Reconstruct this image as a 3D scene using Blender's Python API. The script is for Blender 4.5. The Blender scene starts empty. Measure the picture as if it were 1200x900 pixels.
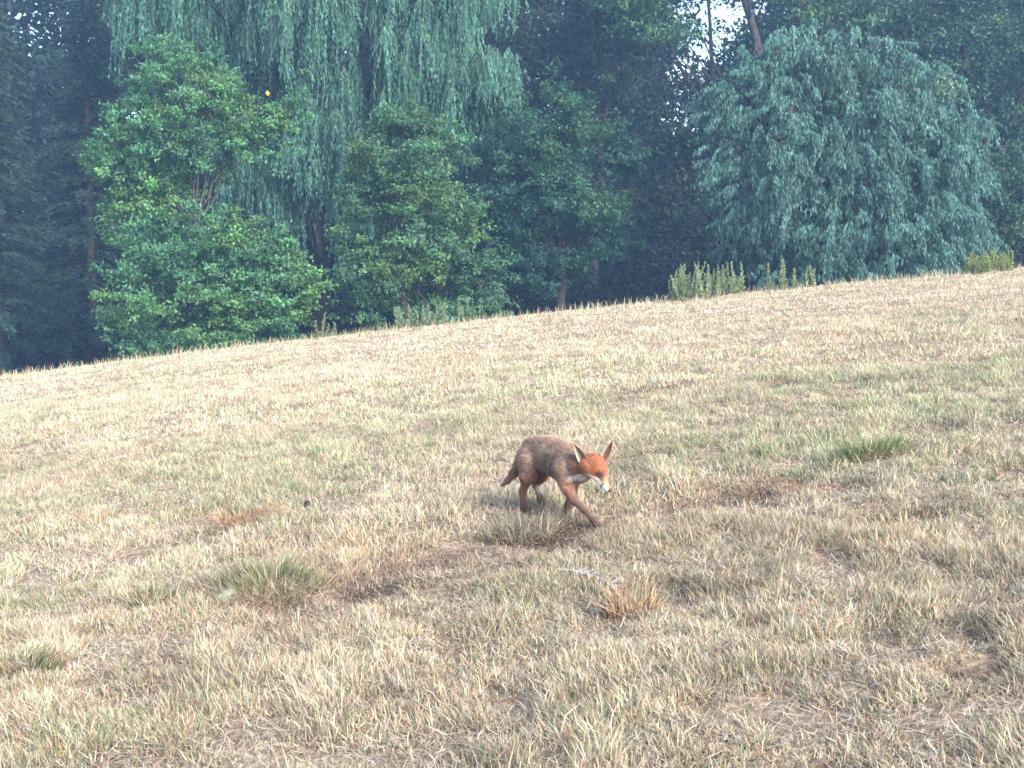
import bpy, math, random
import numpy as np
from mathutils import Vector
rng = np.random.default_rng(7)
random.seed(7)
sc = bpy.context.scene
C = sc.collection
R = math.radians

# ------------------------------------------------------------------ camera, world, sun, exposure
CAMZ = 1.1
PITCH = R(4.0)
HFOV = R(52.0)
FPX = 600 / math.tan(HFOV / 2)
cam_d = bpy.data.cameras.new("camera"); cam = bpy.data.objects.new("camera", cam_d); C.objects.link(cam)
cam.location = (0, 0, CAMZ); cam.rotation_euler = (math.pi / 2 - PITCH, 0, 0)
cam_d.sensor_fit = 'HORIZONTAL'; cam_d.angle = HFOV; cam_d.clip_start = 0.05; cam_d.clip_end = 3000
sc.camera = cam

SUN_DIR = Vector((0.56, -0.58, 0.50)).normalized()      # towards the light
sun_el = math.asin(SUN_DIR.z); sun_az = math.atan2(SUN_DIR.x, SUN_DIR.y)
w = bpy.data.worlds.new("World"); sc.world = w; w.use_nodes = True
nt = w.node_tree; bg = nt.nodes.get("Background") or nt.nodes.new("ShaderNodeBackground")
sky = nt.nodes.new("ShaderNodeTexSky"); sky.sky_type = 'NISHITA'; sky.sun_disc = False
sky.sun_elevation = sun_el; sky.sun_rotation = sun_az
sky.air_density = 1.3; sky.dust_density = 3.0; sky.ozone_density = 1.0
nt.links.new(sky.outputs[0], bg.inputs[0]); bg.inputs[1].default_value = 0.14
sd = bpy.data.lights.new("sun", 'SUN'); sd.energy = 2.2; sd.angle = R(24); sd.color = (1.0, 0.95, 0.935)
so = bpy.data.objects.new("sun", sd); C.objects.link(so)
so.rotation_euler = SUN_DIR.to_track_quat('Z', 'Y').to_euler()
vs = sc.view_settings
vs.view_transform = 'Standard'; vs.look = 'None'; vs.gamma = 1.0; vs.use_curve_mapping = False
vs.exposure = 2.04
sc.render.engine = 'CYCLES'
cy = sc.cycles
cy.use_denoising = True
try: cy.denoiser = 'OPENIMAGEDENOISE'
except Exception: pass
cy.max_bounces = 8; cy.diffuse_bounces = 4; cy.glossy_bounces = 2; cy.transmission_bounces = 4
cy.volume_bounces = 0; cy.transparent_max_bounces = 8; cy.caustics_reflective = False; cy.caustics_refractive = False

# ------------------------------------------------------------------ helpers
FWD = np.array([0, math.cos(PITCH), -math.sin(PITCH)]); UPV = np.array([0, math.sin(PITCH), math.cos(PITCH)])
CAM = np.array([0, 0, CAMZ])
def at(px, py, Y):
    """point at distance Y (metres along +y) seen at photo pixel px, py"""
    d = FWD + np.array([1, 0, 0]) * (px - 600) / FPX - UPV * (py - 450) / FPX
    return CAM + d * (Y / d[1])
def project(P):
    P = np.asarray(P, float) - CAM
    z = P @ FWD
    return 600 + FPX * P[..., 0] / z, 450 - FPX * (P @ UPV) / z

def _hash(ix, iy, iz, seed):
    h = (ix * 374761393 + iy * 668265263 + iz * 2147483647 + seed * 1274126177) & 0xFFFFFFFF
    h = ((h ^ (h >> 13)) * 1274126177) & 0xFFFFFFFF
    h = h ^ (h >> 16)
    return (h & 0xFFFFFF) / float(0xFFFFFF)
def noise(x, y, s, seed=0, z=None):
    x = np.asarray(x, float) / s; y = np.asarray(y, float) / s
    zz = np.zeros_like(x) if z is None else np.asarray(z, float) / s
    ix = np.floor(x).astype(np.int64); iy = np.floor(y).astype(np.int64); iz = np.floor(zz).astype(np.int64)
    fx, fy, fz = x - ix, y - iy, zz - iz
    fx = fx * fx * (3 - 2 * fx); fy = fy * fy * (3 - 2 * fy); fz = fz * fz * (3 - 2 * fz)
    def L(dz):
        a = _hash(ix, iy, iz + dz, seed) * (1 - fx) + _hash(ix + 1, iy, iz + dz, seed) * fx
        b = _hash(ix, iy + 1, iz + dz, seed) * (1 - fx) + _hash(ix + 1, iy + 1, iz + dz, seed) * fx
        return a * (1 - fy) + b * fy
    if z is None: return L(0)
    return L(0) * (1 - fz) + L(1) * fz
def fbm(x, y, s, seed=0):
    return (noise(x, y, s, seed) + .5 * noise(x, y, s / 2.1, seed + 1) + .25 * noise(x, y, s / 4.3, seed + 2)) / 1.75
def smooth(a, b, x):
    t = np.clip((x - a) / (b - a), 0, 1); return t * t * (3 - 2 * t)

class Acc:
    """collects faces and builds ONE mesh object with a colour per vertex"""
    def __init__(s): s.v = []; s.q = []; s.t = []; s.c = []; s.n = 0
    def add(s, v, quads=None, tris=None, col=(.5, .5, .5)):
        v = np.asarray(v, np.float32).reshape(-1, 3)
        if quads is not None and len(quads): s.q.append(np.asarray(quads, np.int64) + s.n)
        if tris is not None and len(tris): s.t.append(np.asarray(tris, np.int64) + s.n)
        c = np.asarray(col, np.float32)
        if c.ndim == 1: c = np.tile(c[:3], (len(v), 1))
        s.v.append(v); s.c.append(c); s.n += len(v)
    def build(s, name, mat, parent=None, smooth_shade=False, **props):
        me = bpy.data.meshes.new(name)
        v = np.concatenate(s.v)
        q = np.concatenate(s.q) if s.q else np.zeros((0, 4), np.int64)
        t = np.concatenate(s.t) if s.t else np.zeros((0, 3), np.int64)
        if parent is not None:
            v = v - np.array(parent_loc(parent), np.float32)
        me.vertices.add(len(v)); me.vertices.foreach_set("co", v.astype(np.float32).ravel())
        loops = np.concatenate([q.ravel(), t.ravel()]).astype(np.int32)
        me.loops.add(len(loops)); me.loops.foreach_set("vertex_index", loops)
        me.polygons.add(len(q) + len(t))
        st = np.concatenate([np.arange(len(q)) * 4, len(q) * 4 + np.arange(len(t)) * 3]).astype(np.int32)
        me.polygons.foreach_set("loop_start", st)
        try: me.polygons.foreach_set("loop_total", np.concatenate([np.full(len(q), 4), np.full(len(t), 3)]).astype(np.int32))
        except Exception: pass
        me.polygons.foreach_set("use_smooth", np.full(len(q) + len(t), smooth_shade, dtype=bool))
        me.update(calc_edges=True)
        ca = me.color_attributes.new("tint", 'FLOAT_COLOR', 'POINT')
        c = np.ones((len(v), 4), np.float32); c[:, :3] = np.concatenate(s.c)
        ca.data.foreach_set("color", c.ravel())
        me.materials.append(mat)
        o = bpy.data.objects.new(name, me); C.objects.link(o)
        if parent is not None: o.parent = parent
        for k, val in props.items(): o[k] = val
        return o
def parent_loc(p):
    l = Vector((0, 0, 0))
    while p is not None: l += p.location; p = p.parent
    return tuple(l)
def thing(name, label, cat, loc=(0, 0, 0), group=None):
    o = bpy.data.objects.new(name, None); C.objects.link(o); o.location = tuple(float(a) for a in loc)
    o.empty_display_size = .2
    o['label'] = label; o['category'] = cat
    if group: o['group'] = group
    return o

def tube(acc, pts, rad, col, n=7):
    pts = np.asarray(pts, float); rad = np.asarray(rad, float); m = len(pts)
    tan = np.gradient(pts, axis=0); tan /= np.linalg.norm(tan, axis=1)[:, None] + 1e-9
    ref = np.array([0.3, 1, 0.1]); ref /= np.linalg.norm(ref)
    a = np.cross(tan, ref); a /= np.linalg.norm(a, axis=1)[:, None] + 1e-9
    b = np.cross(tan, a)
    th = np.arange(n) * 2 * math.pi / n
    v = pts[:, None, :] + rad[:, None, None] * (np.cos(th)[None, :, None] * a[:, None, :] + np.sin(th)[None, :, None] * b[:, None, :])
    i = np.arange(m - 1)[:, None] * n; j = np.arange(n)[None, :]; jn = (j + 1) % n
    q = np.stack([i + j, i + jn, i + n + jn, i + n + j], -1).reshape(-1, 4)
    acc.add(v.reshape(-1, 3), quads=q, col=col)
def curve(p0, p1, m=8, bend=(0, 0, 0), wob=0.0, r=rng):
    t = np.linspace(0, 1, m)[:, None]
    p = np.asarray(p0, float) * (1 - t) + np.asarray(p1, float) * t + np.asarray(bend, float) * (4 * t * (1 - t))
    if wob: p[1:-1] += r.normal(0, wob, (m - 2, 3))
    return p

def leaves(acc, c, axis, nrm, ln, wd, col):
    """one pointed, slightly folded leaf blade per row"""
    n = len(c)
    axis = axis / (np.linalg.norm(axis, axis=1)[:, None] + 1e-9)
    side = np.cross(axis, nrm); side /= np.linalg.norm(side, axis=1)[:, None] + 1e-9
    ln = np.broadcast_to(ln, (n,))[:, None]; wd = np.broadcast_to(wd, (n,))[:, None]
    v = np.stack([c, c + axis * ln * .45 + side * wd * .5, c + axis * ln, c + axis * ln * .45 - side * wd * .5], 1)
    q = np.arange(n * 4).reshape(n, 4)
    acc.add(v.reshape(-1, 3), quads=q, col=np.repeat(np.asarray(col, np.float32), 4, axis=0))
def rand_unit(n, r=rng):
    v = r.normal(size=(n, 3)); return v / np.linalg.norm(v, axis=1)[:, None]

# ------------------------------------------------------------------ materials
def mat_tint(name, rough=.7, spec=.25, transl=0.0, noise_scale=None, noise_amt=.3, bump=None, sheen=0):
    m = bpy.data.materials.new(name); m.use_nodes = True
    n = m.node_tree; b = n.nodes["Principled BSDF"]; out = n.nodes["Material Output"]
    at_ = n.nodes.new("ShaderNodeAttribute"); at_.attribute_name = "tint"
    src = at_.outputs["Color"]
    if noise_scale:
        tc = n.nodes.new("ShaderNodeTexCoord"); nz = n.nodes.new("ShaderNodeTexNoise")
        nz.inputs["Scale"].default_value = noise_scale; nz.inputs["Detail"].default_value = 6
        n.links.new(tc.outputs["Object"], nz.inputs["Vector"])
        mr = n.nodes.new("ShaderNodeMapRange"); mr.inputs[3].default_value = 1 - noise_amt; mr.inputs[4].default_value = 1 + noise_amt
        mr.inputs[1].default_value = .3; mr.inputs[2].default_value = .7
        n.links.new(nz.outputs[0], mr.inputs[0])
        mx = n.nodes.new("ShaderNodeVectorMath"); mx.operation = 'SCALE'
        n.links.new(src, mx.inputs[0]); n.links.new(mr.outputs[0], mx.inputs["Scale"]); src = mx.outputs[0]
        if bump:
            bp = n.nodes.new("ShaderNodeBump"); bp.inputs["Strength"].default_value = bump; bp.inputs["Distance"].default_value = .02
            n.links.new(nz.outputs[0], bp.inputs["Height"]); n.links.new(bp.outputs[0], b.inputs["Normal"])
    n.links.new(src, b.inputs["Base Color"])
    b.inputs["Roughness"].default_value = rough; b.inputs["Specular IOR Level"].default_value = spec
    if sheen:
        b.inputs["Sheen Weight"].default_value = sheen; b.inputs["Sheen Roughness"].default_value = .5
    if transl:
        tr = n.nodes.new("ShaderNodeBsdfTranslucent"); n.links.new(src, tr.inputs[0])
        ms = n.nodes.new("ShaderNodeMixShader"); ms.inputs[0].default_value = transl
        n.links.new(b.outputs[0], ms.inputs[1]); n.links.new(tr.outputs[0], ms.inputs[2]); n.links.new(ms.outputs[0], out.inputs[0])
    return m
M_LEAF = mat_tint("leaf", .65, .12, .35)
M_GRASS = mat_tint("dry grass blade", .6, .3, .25)
M_BARK = mat_tint("bark", .9, .1, 0, 6, .45, .6)
M_GROUND = mat_tint("thatch and soil", .95, .05, 0, 45, .5, .8)
M_FUR = mat_tint("fox fur", .75, .2, 0, 60, .18, None, .3)
M_PLAIN = mat_tint("plain", .6, .3)
M_GLOSS = mat_tint("wet black", .18, .6)

# ------------------------------------------------------------------ ground shape
def base_z(x, y):
    x = np.asarray(x, float); y = np.asarray(y, float)
    xc = np.clip(x, -30, 30)
    z = 0.105 * xc - 0.001 * xc * xc + 0.0375 * np.minimum(y, 60) + 0.02
    d = np.clip(y - 23.5, 0, 10.5)
    z = z - 0.012 * d * d - 0.24 * np.clip(y - 34, 0, 8) - 0.05 * np.clip(y - 42, 0, 40)
    return z
def hit(px, py):
    """where the ray through a photo pixel meets the field"""
    d = FWD + np.array([1, 0, 0]) * (px - 600) / FPX - UPV * (py - 450) / FPX
    lo, hi = 1.0, 23.5
    for _ in range(50):
        m = (lo + hi) / 2; p = CAM + d * (m / d[1])
        if p[2] > base_z(p[0], p[1]): lo = m
        else: hi = m
    p = CAM + d * (lo / d[1]); return np.array([p[0], p[1]])
# trodden furrow with bare brown soil and other thin, sunken spots; those under the fox also paint in its contact shadow (x, y, radius, strength)
FUR = np.array([hit(*p) for p in [(340, 692), (420, 682), (480, 668), (545, 650), (600, 638), (660, 622), (735, 604), (800, 590), (880, 578)]])
SPOTS = []
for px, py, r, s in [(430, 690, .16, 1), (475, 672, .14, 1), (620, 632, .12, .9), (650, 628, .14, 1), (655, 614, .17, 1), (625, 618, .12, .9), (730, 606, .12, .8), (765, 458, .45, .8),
                     (925, 452, .35, .6), (900, 482, .28, .6), (440, 630, .15, .7), (500, 620, .14, .7), (1100, 503, .2, .7), (912, 562, .16, 1), (985, 568, .16, .9),
                     (1192, 552, .22, 1), (1060, 603, .26, .9), (1130, 795, .18, 1), (880, 738, .12, .9), (160, 818, .08, 1), (740, 708, .05, 1), (330, 715, .1, .8), (280, 612, .2, .7),
                     (215, 700, .1, .8), (110, 745, .1, .9), (820, 835, .12, .9), (1010, 760, .12, .6), (500, 508, .3, .6), (90, 630, .2, .5), (560, 800, .08, .6), (210, 615, .16, .5),
                     (1150, 690, .14, .5), (1075, 770, .1, .7), (450, 815, .1, .6), (60, 790, .1, .8), (640, 745, .09, .5), (820, 545, .2, .5), (1010, 620, .15, .5), (345, 480, .3, .4), (1120, 640, .2, .4)]:
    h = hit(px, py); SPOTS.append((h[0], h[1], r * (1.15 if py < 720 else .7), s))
def seg_dist(x, y, P):
    d = np.full(np.shape(x), 1e9)
    for a, b in zip(P[:-1], P[1:]):
        ab = b - a; L = ab @ ab
        t = np.clip(((x - a[0]) * ab[0] + (y - a[1]) * ab[1]) / L, 0, 1)
        d = np.minimum(d, np.hypot(x - a[0] - t * ab[0], y - a[1] - t * ab[1]))
    return d
def bare(x, y):
    """0 = full grass, 1 = bare sunken thatch"""
    x = np.asarray(x, float); y = np.asarray(y, float)
    wv = .05 * (noise(x, y, .2, 31) - .5)
    b = .92 * smooth(.25, .07, seg_dist(x, y, FUR) + wv * 3.5) * (.25 + .75 * smooth(.3, .6, noise(x, y, .25, 33) + .05))
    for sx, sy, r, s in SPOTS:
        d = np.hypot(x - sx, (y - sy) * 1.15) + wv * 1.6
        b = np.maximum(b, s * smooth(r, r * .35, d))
    k = noise(x, y, .55, 35) * .6 + noise(x, y, .17, 36) * .4
    b = np.maximum(b, .5 * smooth(.66, .80, k))
    return b
def bumps(x, y):
    f = smooth(70, 34, np.abs(y)) * smooth(60, 30, np.abs(x))
    return f * (.05 * (fbm(x, y, 1.4, 11) - .5) + .035 * (noise(x, y, .35, 15) - .5) + .02 * (noise(x, y, .12, 17) - .5)) - .035 * bare(x, y) * f
def ground_z(x, y): return base_z(x, y) + bumps(x, y)

def coords(parts):
    out = []
    for a, b, s in parts: out.append(np.arange(a, b, s))
    return np.unique(np.round(np.concatenate(out), 4))
xs = coords([(-900, -60, 60), (-60, -16, 1.5), (-16, -4, .2), (-4, 4, .05), (4, 16, .2), (16, 60, 1.5), (60, 901, 60)])
ys = coords([(-600, -20, 40), (-20, 1, 1.), (1, 8, .05), (8, 14, .1), (14, 40, .2), (40, 90, 2), (90, 1300, 60)])
X, Y = np.meshgrid(xs, ys)
Z = ground_z(X, Y)
g = Acc()
nx, ny = len(xs), len(ys)
i = np.arange(nx - 1)[None, :] + np.arange(ny - 1)[:, None] * nx
q = np.stack([i, i + 1, i + 1 + nx, i + nx], -1).reshape(-1, 4)
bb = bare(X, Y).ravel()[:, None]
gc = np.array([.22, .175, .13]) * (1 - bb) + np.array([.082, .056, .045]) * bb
gc = gc * (.75 + .5 * noise(X, Y, .3, 40).ravel()[:, None])
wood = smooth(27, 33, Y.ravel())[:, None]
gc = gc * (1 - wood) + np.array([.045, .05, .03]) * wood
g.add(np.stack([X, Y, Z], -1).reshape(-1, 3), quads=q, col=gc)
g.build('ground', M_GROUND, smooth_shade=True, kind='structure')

# ------------------------------------------------------------------ grass
PAL = np.array([[.58, .49, .36], [.54, .43, .30], [.51, .42, .33], [.47, .43, .37], [.44, .30, .18], [.22, .31, .15], [.36, .40, .25], [.25, .17, .12], [.60, .54, .45]])
def blades(acc, x, y, h, wd, lean, az, curl, col, zoff=0, zfun=ground_z):
    n = len(x); z = zfun(x, y) + zoff
    b = np.stack([x, y, z], 1)
    d = np.stack([np.cos(az), np.sin(az), np.zeros(n)], 1)
    fa = rng.uniform(0, math.pi, n)
    s = np.stack([np.cos(fa), np.sin(fa), np.zeros(n)], 1) * (wd / 2)[:, None]
    up = np.array([0, 0, 1.])
    sl, cl = np.sin(lean)[:, None], np.cos(lean)[:, None]
    mid = b + (d * sl + up * cl) * (h * .55)[:, None]
    l2 = lean + curl; tip = mid + (d * np.sin(l2)[:, None] + up * np.cos(l2)[:, None]) * (h * .45)[:, None]
    v = np.stack([b - s, b + s, mid + s * .8, mid - s * .8, tip], 1).reshape(-1, 3)
    k = np.arange(n)[:, None] * 5
    acc.add(v, quads=k + np.array([0, 1, 2, 3]), tris=k + np.array([3, 2, 4]), col=np.repeat(col, 5, 0))
GREENS = [(*hit(a, b), c, d) for a, b, c, d in [(480, 505, .9, .9), (250, 560, .5, .8), (330, 560, .5, .6), (90, 590, .4, .6), (560, 470, 1.2, .6), (900, 520, .7, .8), (1040, 530, .6, 1), (1120, 480, .9, .7), (1185, 500, .6, .7), (760, 590, .3, .5), (960, 440, 1.4, .5), (1180, 610, .25, .8), (690, 840, .12, .5), (100, 850, .12, .8), (290, 860, .1, .8), (640, 700, .2, .5), (880, 450, 1., .4)]]
def pick_colours(x, y, n):
    gr = fbm(x, y, 3.2, 51); gr2 = noise(x, y, .5, 55); br = noise(x, y, .7, 57)
    gz_ = np.zeros(n)
    for gx, gy, gr_, gs in GREENS: gz_ = np.maximum(gz_, gs * np.exp(-((x - gx) ** 2 + (y - gy) ** 2) / gr_ ** 2))
    green = .12 + 1.45 * gz_ * (.45 + .8 * gr2) + smooth(.50, .72, gr * .6 + gr2 * .4 + .05 * smooth(2.5, 5, y) - .12 * smooth(12, 18, y))
    brown = smooth(.55, .8, br) * .6
    P = np.stack([1.1 + 0 * x, 1.0 + 0 * x, .8 + 0 * x, .75 + 0 * x, .2 + .9 * brown, .15 + 1.3 * green, .45 + 1.6 * green, .2 + .8 * brown + 0 * x, .38 + 0 * x], 1)
    P /= P.sum(1)[:, None]; cum = P.cumsum(1)
    idx = (rng.random(n)[:, None] > cum).sum(1).clip(0, len(PAL) - 1)
    c = PAL[idx]
    rb = (.6 * smooth(.38, .15, seg_dist(x, y, FUR)) * (rng.random(n) < .6))[:, None]
    c = c * (1 - rb) + np.array([.27, .17, .13]) * rb
    c = c * (1 + rng.uniform(-.38, .20, (n, 1)) * smooth(26, 3, y)[:, None] ** .6) * ((.74 + .4 * noise(x, y, .13, 58)) * (.90 + .20 * noise(x, y, .75, 59)) * (.90 + .14 * smooth(3, 12, y)))[:, None]
    return c * (1 + rng.normal(0, .05, (n, 3)))
def scatter(n, y0, y1):
    """uniform over the wedge of field between distances y0 and y1, a margin on both sides"""
    k = math.tan(HFOV / 2) * 1.06; m = 2.6
    y = rng.uniform(y0, y1, int(n * 2.2)); wmax = k * y1 + m
    keep = rng.random(len(y)) < (k * y + m) / wmax; y = y[keep][:n]
    x = rng.uniform(-1, 1, len(y)) * (k * y + m)
    kp = (np.abs(x) < k * y + .45) | (rng.random(len(x)) < .5); x, y = x[kp], y[kp]
    return x, y
G = Acc()
for (n, y0, y1, h, wd) in [(800000, 1.9, 4.2, .038, .0028), (600000, 4.2, 8.5, .038, .0037), (310000, 8.5, 15, .040, .0066), (250000, 15, 28.5, .040, .010)]:
    x, y = scatter(n, y0, y1); n = len(x)
    # gather blades into little clumps
    cl = noise(x, y, .09, 61) * .55 + noise(x, y, .22, 62) * .45
    bb = bare(x, y)
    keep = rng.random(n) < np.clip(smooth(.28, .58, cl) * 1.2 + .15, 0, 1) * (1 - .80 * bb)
    x, y, cl, bb = x[keep], y[keep], cl[keep], bb[keep]; n = len(x)
    hh = h * (.45 + 1.15 * smooth(.25, .8, cl)) * rng.uniform(.5, 1.4, n) * (1 - .5 * bb) * (.8 + .5 * fbm(x, y, 1.1, 63))
    hh[rng.random(n) < .03] *= 1.6
    lean = np.abs(rng.normal(.0, .55, n)) + .08; az = rng.normal(0, 1.6, n) + 6 * noise(x, y, .5, 64)
    blades(G, x, y, hh, wd * rng.uniform(.6, 1.4, n), lean, az, rng.uniform(0, .9, n), pick_colours(x, y, n))
    # fallen, bleached mowings lying in between
    m = int(n * .38); x, y = scatter(m, y0, y1); bb = bare(x, y); kp = rng.random(len(x)) > bb * .45; x, y, bb = x[kp], y[kp], bb[kp]; m = len(x)
    c = PAL[rng.choice([0, 2, 3, 3, 7, 8, 4], m)] * rng.uniform(.45, 1.05, (m, 1)) * (1 - .5 * bb[:, None])
    blades(G, x, y, h * rng.uniform(.6, 1.5, m), wd * rng.uniform(.6, 1.2, m), rng.uniform(1.1, 1.6, m), rng.uniform(0, 6.28, m), rng.normal(0, .25, m), c, zoff=.006 + rng.uniform(0, .018, m))
# thin seed stems standing along the brow of the field
n = 5200
y = rng.uniform(22.5, 27.5, n); x = rng.uniform(-16, 16, n)
keep = noise(x, y, 1.1, 71) + .35 * noise(x, y, .3, 72) > .45; x, y = x[keep], y[keep]; n = len(x)
blades(G, x, y, rng.uniform(.05, .28, n), rng.uniform(.008, .018, n), rng.uniform(0, .6, n), rng.uniform(0, 6.28, n), rng.uniform(0, .6, n), PAL[rng.choice([0, 1, 5, 6, 7], n)] * rng.uniform(.6, 1., (n, 1)))
o = G.build('dry_grass', M_GRASS, kind='stuff')
o['label'] = 'mown straw coloured grass stubble covering the whole sloping field'; o['category'] = 'grass'

# ------------------------------------------------------------------ single tufts that stand out of the stubble
def tuft(px, py, rad, h, n, cols, label, lean=.5, wd=.004, bias=(0, 0), dead=None, mound=0):
    c = hit(px, py)
    r = np.sqrt(rng.random(n)) * rad; a = rng.uniform(0, 6.283, n)
    lob = rng.integers(0, 12, n); lx = np.linspace(-.75, .75, 12) * rad; ly = rng.uniform(-.5, .5, 12) * rad; lh = rng.uniform(.5, 1.12, 12)
    x = c[0] + lx[lob] + r * np.cos(a) * .45; y = c[1] + ly[lob] + r * np.sin(a) * .4
    acc = Acc()
    cols = np.asarray(cols)
    col = cols[rng.integers(0, len(cols), n)] * rng.uniform(.6, 1.15, (n, 1))
    ln = np.abs(rng.normal(0, .15, n)) + lean * r / rad
    az = np.arctan2(y - c[1] + bias[1], x - c[0] + bias[0]) + rng.normal(0, .5, n)
    zo = mound * (1 - (r / rad) ** 2)
    blades(acc, x, y, h * rng.uniform(.35, 1.15, n) * (1.1 - .6 * r / rad) * lh[lob], wd * rng.uniform(.6, 1.3, n), ln, az, rng.uniform(.1, .9, n), col, zoff=zo)
    t = thing('grass_tuft', label, 'grass tuft', (c[0], c[1], float(ground_z(c[0], c[1]))), 'tufts of taller grass in the field')
    acc.build('blade_cluster', M_GRASS, t)
    d = Acc()
    m = n // 2; r = np.sqrt(rng.random(m)) * rad * 1.15; a = rng.uniform(0, 6.283, m)
    x = c[0] + r * np.cos(a); y = c[1] + r * np.sin(a) * .7
    col = np.array([[.30, .22, .15], [.42, .36, .28], [.2, .13, .09]])[rng.integers(0, 3, m)]
    blades(d, x, y, h * rng.uniform(.3, .9, m), wd * rng.uniform(.6, 1.2, m), rng.uniform(1.0, 1.5, m), rng.uniform(0, 6.28, m), rng.normal(0, .3, m), col, zoff=.01 + mound * np.clip(1 - (r / rad) ** 2, 0, 1))
    d.build('dead_thatch', M_GRASS, t)
    return t
GR = [[.07, .11, .055], [.09, .14, .06], [.13, .17, .09], [.19, .21, .13], [.34, .28, .18], [.42, .36, .25]]
GR2 = [[.10, .19, .07], [.15, .24, .09], [.24, .28, .14], [.36, .32, .2]]
ST = [[.55, .44, .27], [.45, .33, .18], [.3, .3, .15]]
OR = [[.38, .23, .12], [.50, .38, .24], [.30, .18, .11], [.5, .42, .32]]
tuft(318, 696, .18, .165, 2600, GR, 'large dark green grass tuft at the left end of the brown furrow', .45, wd=.003)
tuft(183, 712, .10, .14, 700, GR, 'small dark green tuft just left of the largest tuft')
tuft(22, 790, .11, .13, 1300, GR + ST[:1], 'rounded dark tuft cut by the left edge of the photograph')
tuft(1022, 536, .17, .16, 1500, GR2 + GR[1:3], 'bright green tuft in the right of the field')
tuft(616, 619, .15, .16, 1000, [[.10, .12, .08], [.17, .19, .14], [.24, .21, .16], [.4, .34, .26]], 'grey green tuft in front of the hind feet of the fox', .35)
tuft(742, 712, .085, .15, 330, OR, 'upright orange brown dead tuft right of the white feather', .3)
tuft(290, 614, .22, .05, 900, [[.36, .22, .12], [.45, .3, .18], [.3, .2, .12]], 'low brown mound of dead grass below the black dropping', .9, bias=(.0, 0), mound=.07)
tuft(430, 636, .16, .10, 520, OR[:2] + ST, 'reddish straw tuft between the brown mound and the furrow', .6)
tuft(1062, 606, .24, .10, 900, ST + GR[2:], 'straw topped tuft with a dark foot below the bright green tuft', .6)
tuft(800, 525, .2, .08, 420, GR2[:2] + ST[:1], 'faint green tuft between the fox and the bright green tuft', .6)
tuft(900, 532, .15, .07, 300, GR2[:2] + ST[:1], 'smallest green tuft, left of the bright green tuft', .6)
tuft(1120, 505, .2, .07, 420, GR[1:] , 'dull green tuft up the slope to the right of the bright green tuft', .6)
tuft(905, 570, .14, .07, 350, [[.25, .14, .09], [.4, .24, .14]], 'dark reddish brown tuft right of the fox', .8)
tuft(765, 462, .5, .09, 500, [[.3, .25, .16], [.22, .2, .12]], 'dark brown tuft high on the field above the fox', .9, wd=.007)
tuft(1190, 560, .16, .09, 420, [[.2, .13, .08], [.12, .13, .06], [.35, .25, .15]], 'dark brown tuft at the right edge of the photograph', .8)

# bleached feather lying in the stubble
def feather():
    a, b = hit(653, 677), hit(722, 690)
    z0 = float(ground_z(*a)) + .048; z1 = float(ground_z(*b)) + .034
    t = thing('feather', 'large white feather lying in the grass in front of the fox', 'feather', (a[0], a[1], z0))
    s = curve((a[0], a[1], z0), (b[0], b[1], z1), 14, (0, .02, .012))
    acc = Acc(); tube(acc, s, np.linspace(.002, .001, 14), (.5, .47, .43), 6); acc.build('quill', M_PLAIN, t)
    v = Acc()
    n = 60; u = rng.uniform(.3, 1, n); p = np.stack([np.interp(u * 13, np.arange(14), s[:, k]) for k in range(3)], 1)
    dr = s[-1] - s[0]; dr /= np.linalg.norm(dr); side = np.array([-dr[1], dr[0], .35])
    sg = rng.choice([-1, 1], n)[:, None]
    ax = dr * .8 + side * sg * rng.uniform(.5, 1.1, (n, 1)) + np.array([0, 0, 1]) * rng.uniform(0, .5, (n, 1))
    leaves(v, p, ax, np.tile([0, 0, 1.], (n, 1)) + rng.normal(0, .2, (n, 3)), rng.uniform(.02, .045, n), .006, np.tile([.40, .38, .37], (n, 1)) * rng.uniform(.8, 1.1, (n, 1)))
    v.build('vane', M_PLAIN, t)
feather()
def blob(acc, c, r, col, seed=1, n=14, m=10, rough=.12):
    th = np.linspace(0, math.pi, m)[:, None]; ph = np.linspace(0, 2 * math.pi, n, endpoint=False)[None, :]
    d = np.stack([np.sin(th) * np.cos(ph), np.sin(th) * np.sin(ph), np.cos(th) + 0 * ph], -1)
    k = 1 + rough * 2 * (noise(d[..., 0] * 3 + 9, d[..., 1] * 3 + 9, 1., seed, z=d[..., 2] * 3 + 9) - .5)
    v = np.asarray(c) + d * k[..., None] * np.asarray(r)
    i = np.arange(m - 1)[:, None] * n; j = np.arange(n)[None, :]; jn = (j + 1) % n
    acc.add(v.reshape(-1, 3), quads=np.stack([i + j, i + n + j, i + n + jn, i + jn], -1).reshape(-1, 4), col=col)
h = hit(360, 597); z = float(ground_z(*h))
a = Acc(); blob(a, (h[0], h[1], z + .035), (.017, .015, .02), (.012, .012, .012), 3); blob(a, (h[0] + .008, h[1], z + .018), (.015, .014, .018), (.015, .013, .012), 5)
o = a.build('animal_dropping', M_PLAIN); o['label'] = 'small black dropping in the grass left of the fox'; o['category'] = 'dropping'
h = hit(267, 708); z = float(ground_z(*h))
a = Acc(); blob(a, (h[0], h[1], z + .014), (.055, .05, .034), (.19, .215, .165), 8, 24, 16, .2)
o = a.build('field_stone', M_GROUND, smooth_shade=True); o['label'] = 'pale grey green lichened stone at the foot of the large dark tuft'; o['category'] = 'stone'

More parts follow.
